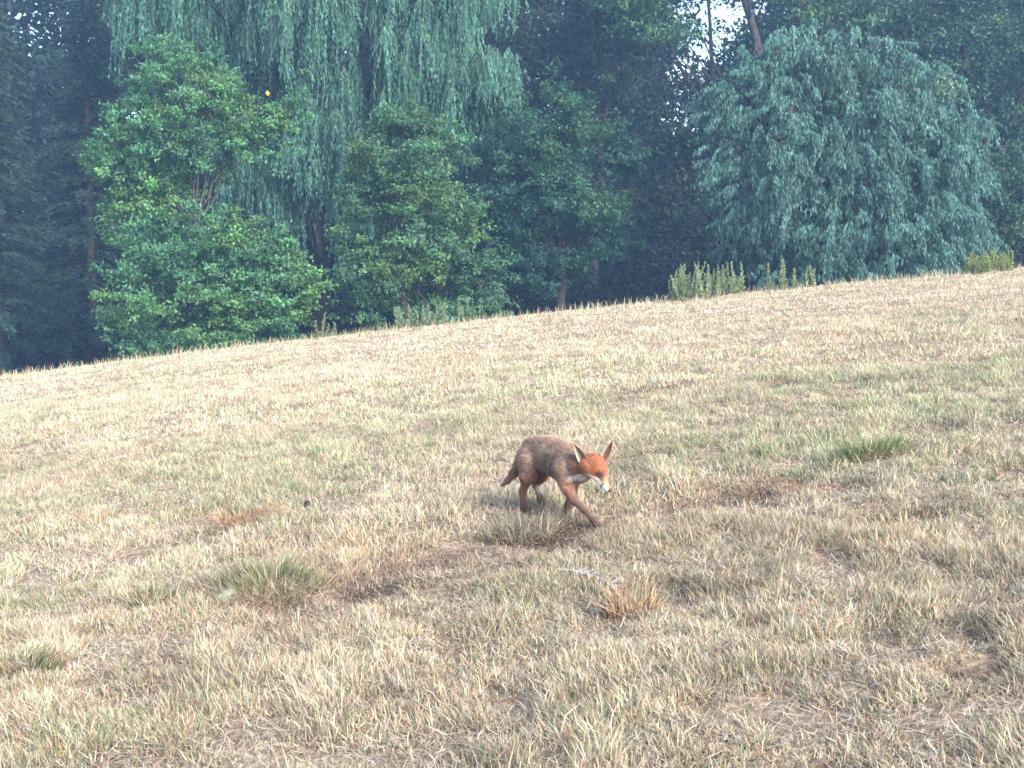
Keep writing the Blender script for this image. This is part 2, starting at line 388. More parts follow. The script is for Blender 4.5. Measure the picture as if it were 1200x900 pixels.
# ------------------------------------------------------------------ weeds on the brow
def weed(px, py, n, hmax, spread, label, col=(.24, .31, .17), Yd=24.3):
    p = at(px, py, Yd); x0 = p[0]
    t = thing('weed_plant', label, 'weed', (x0, Yd, float(ground_z(x0, Yd))), 'tall weeds on the brow of the field')
    lf = Acc()
    for k in range(n):
        x = x0 + rng.uniform(-spread, spread); y = Yd + rng.uniform(-.3, .6); z = float(ground_z(x, y)) - .03
        hh = hmax * rng.uniform(.45, 1.0); lx = rng.normal(0, .13) * hh
        s = curve((x, y, z), (x + lx, y, z + hh), 6, (rng.normal(0, .02), 0, 0))
        st = Acc(); tube(st, s, np.linspace(.008, .004, 6), (.16, .19, .09), 5); st.build('stem', M_GRASS, t)
        m = int(95 * hh / .5); u = rng.uniform(.08, 1, m) ** .8
        c = np.stack([np.interp(u * 5, np.arange(6), s[:, q]) for q in range(3)], 1)
        ax = rand_unit(m); ax[:, 2] = np.abs(ax[:, 2]) * .8 + .5
        ln = (.11 * (1 - u * .6)) * rng.uniform(.6, 1.2, m)
        leaves(lf, c, ax, rand_unit(m), ln, ln * .4, np.array(col) * rng.uniform(.7, 1.25, (m, 1)))
    lf.build('foliage', M_LEAF, t)
weed(808, 347, 32, .92, .40, 'tall pale green weed clump on the brow below the dark gap', Yd=24.2)
weed(850, 344, 24, .80, .32, 'pale green weed clump immediately right of the tallest clump', Yd=24.3)
weed(914, 336, 6, .85, .25, 'narrow clump of a few upright weed spikes in front of the blue willow')
weed(952, 333, 3, .75, .1, 'slimmest weed clump, right of the narrow one, in front of the blue willow')
weed(1164, 315, 34, .55, .5, 'low yellow green weed clump at the right end of the brow', (.24, .28, .1))
weed(488, 378, 22, .62, .5, 'grey green weed clump on the brow left of centre', (.18, .25, .15))
weed(533, 374, 9, .65, .35, 'shorter weed clump right of the grey green clump', (.18, .25, .15))
weed(382, 391, 6, .62, .25, 'small weed with one upright spike near the foot of the willow trunk', (.16, .2, .12))

# ------------------------------------------------------------------ trees
BARK = (.11, .09, .075)
def crown_leaves(acc, blobs, clumps, per, lsize, col, csize=.42, vary=.35, up=.6, fill=.25, droop=0.0, gaps=(), seed=1, thin_out=True):
    """leaf sprays over the shells of several limb masses; every clump its own tone"""
    r = np.random.default_rng(seed)
    blobs = [(np.asarray(c, float), np.asarray(rd, float)) for c, rd in blobs]
    area = np.array([(rd[0] * rd[1] + rd[0] * rd[2] + rd[1] * rd[2]) for _, rd in blobs]); area /= area.sum()
    cc, oo = [], []
    for (c, rd), a in zip(blobs, area):
        m = max(4, int(clumps * a)); d = rand_unit(m, r)
        k = r.uniform(.72, 1.12, m); far_ = r.random(m) < .07; k[far_] *= 1.22; inner = r.random(m) < fill; k[inner] = r.uniform(.2, .75, inner.sum())
        k *= .72 + .6 * noise(d[:, 0] * 2.6 + seed * 3, d[:, 1] * 2.6, 1., seed, z=d[:, 2] * 2.6)
        cc.append(c + d * rd * k[:, None]); oo.append(d)
    cc = np.concatenate(cc); oo = np.concatenate(oo)
    thin = noise(cc[:, 0], cc[:, 1], .85, seed + 5, z=cc[:, 2]) * .65 + noise(cc[:, 0], cc[:, 1], .4, seed + 6, z=cc[:, 2]) * .35
    kp = r.random(len(cc)) < (smooth(.35, .54, thin) * .97 + .03 if thin_out else 2); cc, oo = cc[kp], oo[kp]
    for gx, gz, gr, gp in gaps:
        px, py = project(cc); dd = np.hypot(cc[:, 0] - gx, cc[:, 2] - gz)
        kill = (dd < gr) & (r.random(len(cc)) < gp); cc, oo = cc[~kill], oo[~kill]
    m = len(cc)
    tone = r.uniform(1 - vary, 1 + vary, m); hue = r.normal(0, .06, (m, 3)); yl = smooth(.45, .8, noise(cc[:, 0], cc[:, 1], 1.1, seed + 8, z=cc[:, 2])); hue[:, 0] += .38 * yl; hue[:, 1] += .18 * yl; hue[:, 2] -= .15 * yl
    cnt = r.integers(int(per * .5), int(per * 1.5), m); idx = np.repeat(np.arange(m), cnt); n = len(idx)
    sz = (csize * r.uniform(.6, 1.35, m))[idx][:, None]
    off = r.normal(0, 1, (n, 3)) * np.array([.55, .55, .3]) * sz
    out = oo[idx]
    off += out * (r.random((n, 1)) ** .6) * sz * .5
    off[:, 2] -= droop * sz[:, 0] * np.abs(r.normal(0, 1, n))
    p = cc[idx] + off
    nrm = rand_unit(n, r) * .7 + out * .4 + np.array([0, 0, up])
    ax = rand_unit(n, r) * .9 + out * .5 - np.array([0, 0, .25 + droop])
    ls = lsize * r.uniform(.6, 1.3, n)
    c = np.array(col) * tone[idx][:, None] * (1 + hue[idx]) * r.uniform(.8, 1.2, (n, 1))
    leaves(acc, p, ax, nrm, ls, ls * .5, np.clip(c, .004, .6))
    return cc
def limbs(acc, base, fork, targets, r0, col=BARK, wob=.06, seed=3):
    r = np.random.default_rng(seed)
    base = np.asarray(base, float); fork = np.asarray(fork, float)
    tube(acc, curve(base, fork, 9, (r.normal(0, .15), 0, 0), wob, r), np.linspace(r0 * 1.25, r0 * .75, 9), col, 10)
    for t in targets:
        t = np.asarray(t, float); L = np.linalg.norm(t - fork)
        s = fork - (fork - base) * r.uniform(0, .3)
        p = curve(s, t, 9, (0, 0, .12 * L), wob, r)
        tube(acc, p, np.linspace(r0 * .55, r0 * .12, 9), col, 8)
        for k in range(4):
            i = r.integers(3, 8); e = p[i] + (rand_unit(1, r)[0] * .8 + np.array([0, 0, .3])) * L * .35
            tube(acc, curve(p[i], e, 5, (0, 0, .05), wob * .5, r), np.linspace(r0 * .16, r0 * .03, 5), col, 5)
def gz(x, y): return float(base_z(x, y))

def broadleaf(name, label, cat, Yd, foot, blobs_px, clumps, per, lsize, col, r0=.16, fork=None, group=None, **kw):
    """blobs_px: (px, py, half width px, half height px, depth offset) of each limb mass"""
    bl = []
    for px, py, rx, ry, dy in blobs_px:
        c = at(px, py, Yd + dy); s = (Yd + dy) / FPX
        bl.append((c, (rx * s, min(rx, ry * 1.2) * s * .9, ry * s)))
    f = at(foot, 400, Yd); b = np.array([f[0], Yd, gz(f[0], Yd) - .1])
    t = thing(name, label, cat, b, group)
    fk = at(fork[0], fork[1], Yd) if fork else np.array([b[0], b[1], (b[2] + max(c[2] for c, _ in bl)) * .45])
    tr = Acc(); limbs(tr, b, fk, [c for c, _ in bl], r0, col=((.055, .05, .052) if fork else (.028, .024, .022)) if group == 'dark trees of the wood behind' else ((.065, .06, .052) if fork else (.04, .035, .03)), seed=kw.get('seed', 1)); tr.build('trunk', M_BARK, t, True)
    cr = Acc(); crown_leaves(cr, bl, clumps, per, lsize, col, **kw); cr.build('crown', M_LEAF, t)
    return t

TG = 'trees along the far side of the field'
def tress(lf, st, top, length, n, spread, r, col, gap=.06, ll=.15, lw=.034, out=(0, 0)):
    """a bundle of whips hanging from one twig, set with narrow leaves"""
    tone = r.uniform(.68, 1.3)
    for k in range(n):
        L = length * r.uniform(.55, 1.05); m = 7
        o = r.normal(0, spread, 2)
        tt = np.linspace(0, 1, m)
        p = np.stack([top[0] + o[0] * tt ** .6 + out[0] * np.sqrt(tt) * .4, top[1] + o[1] * tt ** .6 + out[1] * np.sqrt(tt) * .4, top[2] + .12 * length ** .5 * np.sin(tt * 2.2) * .5 - L * tt], 1)
        p[1:, :2] += r.normal(0, .02, (m - 1, 2)).cumsum(0)
        if st is not None and k % 3 == 0: tube(st, p, np.linspace(.010, .004, m), (.05, .08, .045), 3)
        q = int(L / gap) + 2; u = np.sort(r.random(q)); idx = u * (m - 1)
        c = np.stack([np.interp(idx, np.arange(m), p[:, i]) for i in range(3)], 1)
        ax = rand_unit(q, r) * .42 + np.array([0, 0, -1.])
        cc = np.array(col) * tone * r.uniform(.75, 1.25, (q, 1)) * np.array([1, 1, 1]) 
        lf.append((c, ax, rand_unit(q, r), ll * r.uniform(.6, 1.3, q), lw * r.uniform(.8, 1.3, q), cc))
def flush(acc, lst):
    leaves(acc, *[np.concatenate([a[i] for a in lst]) for i in range(6)])

# great weeping willow -------------------------------------------------------
def weeping(label, Yd, foot, curtain, r0, col, seed, tops):
    r = np.random.default_rng(seed)
    f = at(foot, 400, Yd); b = np.array([f[0], Yd, gz(f[0], Yd) - .1])
    t = thing('weeping_willow', label, 'tree', b, TG)
    tr = Acc(); lf = []; st = Acc()
    fk = np.array([b[0] + .2, Yd, 4.6])
    tg = [at(px, py, Yd + dy) for px, py, dy in tops]
    limbs(tr, b, fk, tg, r0, col=(.010, .009, .009), wob=.12, seed=seed); tr.build('trunk', M_BARK, t, True)
    # curtains: (px0, px1, py of the tress tops, py of the fringe, depth offset, number)
    for x0, x1, y0, y1, dy, n in curtain:
        for k in range(int(n * 1.35)):
            px = r.uniform(x0, x1); u = r.random()
            top = at(px, y0 + (y1 - y0) * .62 * u ** 1.1, Yd + dy + r.normal(0, .45))
            bot = at(px, y1, Yd + dy)[2]
            L = min(r.uniform(1.0, 2.9), max(.5, (top[2] - bot) * r.uniform(.8, 1.15)))
            tress(lf, st, top, L, r.integers(9, 18), .17, r, col, out=(r.normal(0, .25), -.15))
    acc = Acc(); flush(acc, lf); acc.build('crown', M_LEAF, t); st.build('hanging_twigs', M_BARK, t)
WC = (.078, .195, .150)
weeping('huge weeping willow with long pale green curtains at the upper left', 37, 372,
        [(125, 215, -150, 95, -.6, 85), (205, 330, -150, 150, 0, 120), (225, 345, -20, 215, .6, 80), (290, 420, -150, 130, -1.5, 110), (255, 350, 120, 270, .3, 48), (330, 425, 60, 235, -.8, 62),
         (300, 352, 150, 335, .4, 50), (400, 520, -150, 90, -1.2, 105), (384, 445, 60, 385, .2, 120), (415, 480, 80, 300, .6, 60), (330, 620, -180, 20, 1.5, 120), (480, 608, -150, 60, 0, 90), (345, 392, 60, 260, -.3, 60)], .3, WC, 21,
        [(200, -60, 0), (300, -90, 0), (420, -80, -.5), (520, -40, 0), (480, 60, 0), (330, 20, -.5), (390, -60, 1)])
weeping('weeping willow whose pale curtain ends in a rounded lobe at upper centre', 35.2, 470,
        [(520, 606, 60, 200, -.5, 62), (545, 603, 50, 130, -1.0, 30), (440, 520, 20, 180, 0, 40), (470, 570, 100, 215, .3, 40), (500, 560, -60, 90, .4, 40)], .22, (.080, .20, .150), 23,
        [(560, 60, 0), (500, 70, 0), (450, 40, .3)])

# blue-grey willow ------------------------------------------------------------
def blue_willow():
    r = np.random.default_rng(5); Yd = 30.5
    f = at(985, 330, Yd); b = np.array([f[0], Yd + .8, gz(f[0], Yd + .8) - .1])
    t = thing('willow_tree', 'dense rounded blue grey willow hanging to the ground on the right', 'tree', b, TG)
    bl = [(965, 150, 115, 120, .3), (895, 175, 75, 110, -.3), (1050, 190, 95, 120, .2), (990, 240, 140, 110, -.7), (1095, 225, 66, 90, .1), (960, 75, 62, 50, .8), (880, 250, 50, 75, 0), (1112, 200, 36, 60, .6), (870, 110, 45, 50, .6), (1040, 290, 110, 60, -.4), (930, 300, 60, 50, -.4), (920, 60, 34, 26, .5), (1010, 60, 40, 30, .5), (845, 140, 22, 30, .3), (1075, 130, 40, 34, .2), (838, 220, 18, 34, .1), (1085, 95, 30, 24, .6)]
    tr = Acc(); limbs(tr, b, (b[0], b[1], 1.6), [at(q[0], q[1], Yd + 1.6) for q in bl[:9]], .3, col=(.03, .028, .025), seed=8); tr.build('trunk', M_BARK, t, True)
    lf = []
    for px, py, rx, ry, dy in bl:
        c = at(px, py, Yd + .8 + dy); s = Yd / FPX; rd = np.array([rx * s, 1.9 * min(1, rx / 80), ry * s])
        m = int(rx * ry * .021); d = rand_unit(m, r); d[:, 1] = -np.abs(d[:, 1]) * np.where(r.random(m) < .8, 1, -1)
        k = r.uniform(.62, 1.1, m) * (.68 + .6 * noise(d[:, 0] * 2.8 + px, d[:, 2] * 2.8, 1., 9, z=d[:, 1] * 2.8))
        P = c + d * rd * k[:, None]
        kn = noise(P[:, 0], P[:, 1], .7, 19, z=P[:, 2]) + r.normal(0, .08, m)
        P, d = P[kn > .36], d[kn > .36]
        for p, dd in zip(P, d):
            tress(lf, None, p, r.uniform(.25, .85) * r.choice([.7, 1, 1.3]), r.integers(5, 12), .10, r, (.088, .188, .163), gap=.04, ll=.13, lw=.04, out=(dd[0] * 1.1 + r.normal(0, .25), dd[1] * .8))
    acc = Acc(); flush(acc, lf)
    crown_leaves(acc, [(at(q[0], q[1], Yd + 1.6), (q[2] * .021, 1.2, q[3] * .02)) for q in bl], 1000, 46, .13, (.080, .172, .145), csize=.25, droop=.7, seed=77)
    acc.build('crown', M_LEAF, t)
blue_willow()

# bright maples and shrubs in front -------------------------------------------
MG = (.070, .178, .092)
broadleaf('maple_tree', 'bright green young maple with bare forked limbs showing at the left', 'tree', 31.0, 232,
          [(215, 120, 62, 50, 0), (160, 170, 52, 50, -.3), (255, 150, 55, 38, .2), (170, 225, 50, 34, 0), (175, 262, 44, 36, .1), (140, 250, 22, 26, .1), (205, 180, 60, 45, .4), (118, 170, 18, 16, 0), (255, 80, 20, 26, 0), (190, 70, 24, 20, 0), (310, 165, 32, 30, .2), (345, 125, 18, 30, .2), (225, 75, 40, 28, .1), (130, 190, 26, 22, 0), (290, 130, 40, 24, .1)],
          1350, 60, .11, MG, .04, (236, 232), TG, csize=.2, seed=31, fill=.3, vary=.4)
_t = bpy.data.objects['maple_tree']; _a = Acc(); _p = at(313, 106, 30.6)
leaves(_a, _p[None, :], np.array([[.2, 0, -1.]]), np.array([[.2, -1, .3]]), .16, .12, np.array([[.60, .47, .05]]))  # leaf-shaped yellow face painted in for a spot of light through the foliage
_a.build('yellow_light_spot', M_LEAF, _t, label='yellow spot of light through the foliage, painted as one leaf at the right tip of the crown')
broadleaf('maple_bush', 'broad bright green maple bush standing below the forked young maple', 'bush', 29.5, 250,
          [(250, 310, 80, 55, 0), (190, 350, 60, 48, -.3), (310, 340, 50, 48, 0), (240, 380, 90, 40, -.5), (335, 365, 30, 32, .2), (165, 330, 34, 24, 0), (300, 282, 44, 30, .2), (345, 330, 26, 18, 0), (200, 285, 46, 36, .3), (160, 390, 34, 30, 0)],
          1750, 60, .11, MG, .10, None, TG, csize=.2, seed=33, fill=.3, vary=.4)
broadleaf('field_maple', 'mid green maple in front of the weeping willows left of centre', 'tree', 30.5, 480,
          [(480, 180, 50, 45, 0), (510, 240, 48, 55, 0), (450, 260, 50, 60, .2), (490, 310, 60, 50, -.2), (430, 330, 46, 50, 0), (540, 330, 50, 40, 0), (500, 360, 75, 34, -.4), (440, 200, 34, 40, .2), (575, 350, 30, 24, 0), (545, 275, 26, 40, .1), (470, 145, 26, 22, .1), (520, 160, 22, 20, 0), (415, 290, 20, 34, .2)],
          1750, 60, .11, (.068, .155, .083), .12, None, TG, csize=.2, seed=35, fill=.3, vary=.3)
broadleaf('alder_tree', 'round dark teal alder just right of centre', 'tree', 33.5, 655,
          [(650, 150, 62, 50, 0), (600, 210, 52, 60, 0), (690, 200, 55, 60, 0), (650, 240, 70, 60, -.4), (610, 290, 50, 45, 0), (700, 275, 46, 42, 0), (725, 180, 26, 40, 0), (640, 310, 46, 30, 0)],
          1550, 60, .12, (.036, .100, .074), .16, None, TG, csize=.22, seed=37, fill=.35, vary=.3)

# dark wood behind --------------------------------------------------------------
DK = (.024, .044, .036)  # leaf colour kept dark to carry the deep shade of the wood
def gap(px, py, Yd, rpx, p): c = at(px, py, Yd); return (c[0], c[2], (rpx + 7) * Yd / FPX, p * .96)
BG = 'dark trees of the wood behind'
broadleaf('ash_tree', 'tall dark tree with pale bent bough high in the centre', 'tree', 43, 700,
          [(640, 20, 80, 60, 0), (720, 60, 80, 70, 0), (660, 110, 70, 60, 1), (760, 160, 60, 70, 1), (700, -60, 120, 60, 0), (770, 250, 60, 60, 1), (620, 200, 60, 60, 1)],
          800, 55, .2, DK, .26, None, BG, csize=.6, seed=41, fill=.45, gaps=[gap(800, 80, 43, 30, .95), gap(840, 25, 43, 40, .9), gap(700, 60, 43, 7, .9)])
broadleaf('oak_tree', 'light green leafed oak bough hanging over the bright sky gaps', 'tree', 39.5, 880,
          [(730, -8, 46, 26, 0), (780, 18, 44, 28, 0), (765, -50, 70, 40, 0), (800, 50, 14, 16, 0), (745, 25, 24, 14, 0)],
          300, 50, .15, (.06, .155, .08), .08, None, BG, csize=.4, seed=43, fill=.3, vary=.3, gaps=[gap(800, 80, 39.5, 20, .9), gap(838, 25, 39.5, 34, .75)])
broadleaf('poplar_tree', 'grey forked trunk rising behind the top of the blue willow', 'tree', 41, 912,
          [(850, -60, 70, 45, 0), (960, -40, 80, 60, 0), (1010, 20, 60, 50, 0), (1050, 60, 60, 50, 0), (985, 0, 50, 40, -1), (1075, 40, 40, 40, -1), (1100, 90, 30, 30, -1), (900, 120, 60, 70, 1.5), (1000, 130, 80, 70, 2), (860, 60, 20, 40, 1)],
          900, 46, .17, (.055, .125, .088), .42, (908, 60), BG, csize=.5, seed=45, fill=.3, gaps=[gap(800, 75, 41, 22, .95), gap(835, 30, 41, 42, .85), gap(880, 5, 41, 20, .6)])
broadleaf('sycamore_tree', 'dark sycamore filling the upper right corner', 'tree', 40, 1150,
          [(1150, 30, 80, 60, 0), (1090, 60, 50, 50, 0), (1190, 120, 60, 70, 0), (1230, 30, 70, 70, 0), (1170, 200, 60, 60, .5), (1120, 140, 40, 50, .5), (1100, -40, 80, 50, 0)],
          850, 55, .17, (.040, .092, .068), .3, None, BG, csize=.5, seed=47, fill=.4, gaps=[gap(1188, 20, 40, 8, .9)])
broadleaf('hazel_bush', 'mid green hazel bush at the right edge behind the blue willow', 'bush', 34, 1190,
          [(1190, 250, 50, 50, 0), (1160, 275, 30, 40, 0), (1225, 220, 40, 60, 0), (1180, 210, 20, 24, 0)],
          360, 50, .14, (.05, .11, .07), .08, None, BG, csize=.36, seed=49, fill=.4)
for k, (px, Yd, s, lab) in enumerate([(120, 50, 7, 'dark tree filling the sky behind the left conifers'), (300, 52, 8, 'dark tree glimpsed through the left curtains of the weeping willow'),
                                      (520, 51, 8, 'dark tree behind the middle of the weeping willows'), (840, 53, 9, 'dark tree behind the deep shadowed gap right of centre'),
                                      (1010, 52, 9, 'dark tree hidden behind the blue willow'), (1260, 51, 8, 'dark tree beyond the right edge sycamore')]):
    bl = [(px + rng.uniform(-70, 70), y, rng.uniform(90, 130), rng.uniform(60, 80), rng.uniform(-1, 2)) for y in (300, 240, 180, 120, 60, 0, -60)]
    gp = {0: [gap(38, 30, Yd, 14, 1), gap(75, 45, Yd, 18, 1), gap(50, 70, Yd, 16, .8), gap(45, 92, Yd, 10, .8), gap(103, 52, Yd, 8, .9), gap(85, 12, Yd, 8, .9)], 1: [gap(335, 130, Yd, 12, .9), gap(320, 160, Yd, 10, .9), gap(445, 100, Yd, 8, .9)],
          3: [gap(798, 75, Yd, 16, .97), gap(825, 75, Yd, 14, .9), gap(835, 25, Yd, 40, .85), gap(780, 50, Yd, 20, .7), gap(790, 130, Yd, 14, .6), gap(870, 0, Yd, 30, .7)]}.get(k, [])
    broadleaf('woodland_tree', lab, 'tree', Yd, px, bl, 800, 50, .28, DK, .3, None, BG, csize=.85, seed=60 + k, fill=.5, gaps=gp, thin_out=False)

def conifer(label, px, Yd, height, spread, seed, col=(.03, .06, .05)):
    r = np.random.default_rng(seed)
    f = at(px, 400, Yd); b = np.array([f[0], Yd, gz(f[0], Yd) - .1])
    t = thing('spruce_tree', label, 'tree', b, BG)
    tr = Acc(); tube(tr, curve(b, b + np.array([.1, 0, height]), 10), np.linspace(.24, .03, 10), (.045, .037, .033), 10)
    lf = []
    z = .9
    while z < height:
        L = spread * (1 - z / height) ** .75 + .25
        for k in range(7):
            a = r.uniform(0, 6.283); Lk = L * r.uniform(.6, 1.1)
            s = b + np.array([0, 0, z + r.uniform(-.15, .15)]); e = s + np.array([math.cos(a) * Lk, math.sin(a) * Lk, -.22 * Lk])
            p = curve(s, e, 6, (0, 0, .08 * Lk)); tube(tr, p, np.linspace(.03, .007, 6), (.02, .018, .015), 4)
            m = int(90 * Lk); u = r.uniform(.22 if z > 3 else .5, 1, m)
            c = np.stack([np.interp(u * 5, np.arange(6), p[:, i]) for i in range(3)], 1)
            sd = np.array([-math.sin(a), math.cos(a), 0])
            c = c + sd * r.normal(0, .22, (m, 1)) * (1.2 - u[:, None]) + np.array([0, 0, -1]) * np.abs(r.normal(0, .16, (m, 1)))
            ax = np.array([math.cos(a), math.sin(a), -.6]) + sd * r.normal(0, .7, (m, 1)) + r.normal(0, .3, (m, 3))
            lf.append((c, ax, rand_unit(m, r) + np.array([0, 0, .8]), r.uniform(.12, .26, m), r.uniform(.035, .07, m), np.array(col) * r.uniform(.6, 1.4) * r.uniform(.8, 1.2, (m, 1))))
        z += .42
    tr.build('trunk', M_BARK, t, True); a = Acc(); flush(a, lf); a.build('crown', M_LEAF, t)
conifer('dark spruce at the extreme left edge', -5, 36, 15, 3.4, 81)
conifer('dark spruce with bare lower trunk left of the bright maple', 108, 40, 17, 2.8, 83)
conifer('slimmer dark spruce between the other two spruces', 52, 44, 12.2, 3.0, 85)

# undergrowth: mass of leaves below and behind the trees, deep shade put into their colour
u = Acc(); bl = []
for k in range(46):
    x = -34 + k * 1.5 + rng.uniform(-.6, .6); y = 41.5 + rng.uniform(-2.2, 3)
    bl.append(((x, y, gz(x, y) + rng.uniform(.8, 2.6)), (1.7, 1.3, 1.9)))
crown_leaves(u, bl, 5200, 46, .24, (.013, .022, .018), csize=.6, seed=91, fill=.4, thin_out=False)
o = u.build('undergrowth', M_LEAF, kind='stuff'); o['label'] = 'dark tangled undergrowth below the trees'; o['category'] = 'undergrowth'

# a far belt of wood closing the view behind the trees
u = Acc(); bl = []
for row in (0, 0, .6, 1, 1, 2, 3, 4):
    for k in range(28):
        x = -44 + k * 3.3 + rng.uniform(-1, 1); y = 58 + rng.uniform(-3, 4)
        bl.append(((x, y, -1 + row * 4.4 + rng.uniform(-1, 1)), (3.2, 2.5, 3.4)))
FG = [gap(38, 30, 58, 10, 1), gap(75, 45, 58, 16, 1), gap(50, 70, 58, 14, .9), gap(45, 92, 58, 9, .9), gap(103, 52, 58, 8, 1), gap(85, 12, 58, 8, 1),
      gap(335, 130, 58, 14, 1), gap(320, 160, 58, 12, 1), gap(445, 100, 58, 10, 1), gap(798, 75, 58, 20, 1), gap(825, 75, 58, 16, 1), gap(835, 25, 58, 50, .95), gap(870, 0, 58, 40, .9), gap(790, 130, 58, 18, .8), gap(1188, 20, 58, 9, 1)]
crown_leaves(u, bl, 17000, 38, .5, (.024, .042, .036), csize=1.2, seed=93, fill=.5, gaps=FG, thin_out=False)  # same dark leaf tone, with the wood's shade in the colour
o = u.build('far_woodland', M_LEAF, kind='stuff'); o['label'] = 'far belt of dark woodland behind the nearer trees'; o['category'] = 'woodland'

# ------------------------------------------------------------------ fox
FO = hit(642, 601); FZ = float(base_z(*FO)) - .012; FT = R(50); FC, FS = math.cos(FT), math.sin(FT)
def W(l):
    """fox space (x forward, y left, z up) to world"""
    l = np.asarray(l, float); x, y, z = l[..., 0], l[..., 1], l[..., 2]
    return np.stack([FO[0] + x * FC + y * FS, FO[1] - x * FS + y * FC, FZ + z], -1)
def Fl(px, py, y):
    """fox-space point with lateral offset y that the photo shows at px, py"""
    d = FWD + np.array([1, 0, 0]) * (px - 600) / FPX - UPV * (py - 450) / FPX
    # solve CAM + d*t = W(x, y, z)
    A = np.array([[FC, 0, -d[0]], [-FS, 0, -d[1]], [0, 1, -d[2]]])
    rhs = np.array([CAM[0] - FO[0] - y * FS, CAM[1] - FO[1] - y * FC, CAM[2] - FZ])
    x, z, t = np.linalg.solve(A, rhs); return np.array([x, y, z])
PR = []   # (p0, r0, p1, r1, lateral squash, blend)
def cap(a, r0, b, r1, sq=1., k=.02): PR.append((np.asarray(a, float), r0, np.asarray(b, float), r1, sq, k))
A = [Fl(628, 531, 0), Fl(644, 533, 0), Fl(658, 539, 0), Fl(668, 543, 0)]
cap(A[0], .073, A[1], .071, .74, .02); cap(A[1], .071, A[2], .079, .74, .02); cap(A[2], .079, A[3], .072, .74, .02)
neck = Fl(681, 545, 0); HC = Fl(698, 546.5, .008)
cap(A[3], .068, neck, .052, .85, .03); cap(neck, .052, HC, .040, .9, .02)
cap(Fl(668, 556, 0), .05, Fl(682, 556, 0), .034, .85, .03)
# legs
def leg(pts, k=.018):
    for (a, ra), (b, rb) in zip(pts[:-1], pts[1:]): cap(a, ra, b, rb, 1., k)
gp_ = lambda px, y: Fl(px, 600, y)
leg([(Fl(661, 549, -.04), .041), (Fl(666, 574, -.042), .0235), (Fl(672, 585, -.042), .0165), (Fl(684, 596, -.04), .0125), (Fl(694, 608, -.04), .0105), (Fl(700, 615, -.04), .012)])
leg([(Fl(672, 556, .04), .04), (Fl(671, 576, .042), .018), (Fl(666, 592, .042), .015), (Fl(663.5, 602, .042), .014), (Fl(667, 605, .042), .012)])
leg([(Fl(621, 538, -.035), .052), (Fl(619, 558, -.045), .029), (Fl(612.5, 576, -.045), .0135), (Fl(613.5, 592, -.045), .0135), (Fl(618, 600, -.045), .012)])
leg([(Fl(635, 545, .035), .045), (Fl(634, 557, .045), .027), (Fl(628.5, 568, .045), .014), (Fl(634, 585, .045), .0135), (Fl(637, 594, .045), .013), (Fl(641, 597, .045), .011)])
# tail
leg([(Fl(614, 535, 0), .030), (Fl(608.5, 545, 0), .019), (Fl(602.5, 555, 0), .015), (Fl(595, 563, 0), .0125), (Fl(588.5, 568.5, 0), .007)], .015)
# head frame
hyaw = R(14); hp = R(47)
HF = np.array([math.cos(hyaw) * math.cos(hp), math.sin(hyaw) * math.cos(hp), -math.sin(hp)])
HL = np.array([-math.sin(hyaw), math.cos(hyaw), 0]); HU = np.cross(HF, HL)
HFm = np.stack([HF, HL, HU], 1)
def H(x, y, z): return HC + HFm @ np.array([x, y, z])
cap(H(-.014, 0, -.002), .041, H(.02, 0, .0), .035, 1, .01)
for s in (-1, 1): cap(H(-.004, s * .017, .012), .027, H(.03, s * .011, .008), .022, 1, .012)
for s in (-1, 1):
    cap(H(-.012, s * .030, -.018), .028, H(.034, s * .017, -.018), .016, 1, .014)      # cheeks
    cap(H(.035, s * .017, .014), .011, H(.05, s * .012, .006), .008, 1, .01)           # brow
cap(H(.03, 0, .0), .029, H(.062, 0, -.011), .020, 1, .012); cap(H(.062, 0, -.011), .018, H(.108, 0, -.016), .0115, 1, .008)
cap(H(.02, 0, -.024), .022, H(.100, 0, -.027), .0095, 1, .008)
def sdf(P):
    d = None
    for a, ra, b, rb, sq, k in PR:
        q = P.copy(); 
        if sq != 1: q[..., 1] = (q[..., 1] - a[1]) / sq + a[1]
        ab = b - a; t = np.clip(((q - a) @ ab) / (ab @ ab), 0, 1)
        e = np.linalg.norm(q - a - t[..., None] * ab, axis=-1) - (ra + (rb - ra) * t)
        if sq != 1: e = e * (.5 + .5 * sq)
        if d is None: d = e
        else:
            h = np.clip(.5 + .5 * (d - e) / k, 0, 1); d = d * (1 - h) + e * h - k * h * (1 - h)
    return d
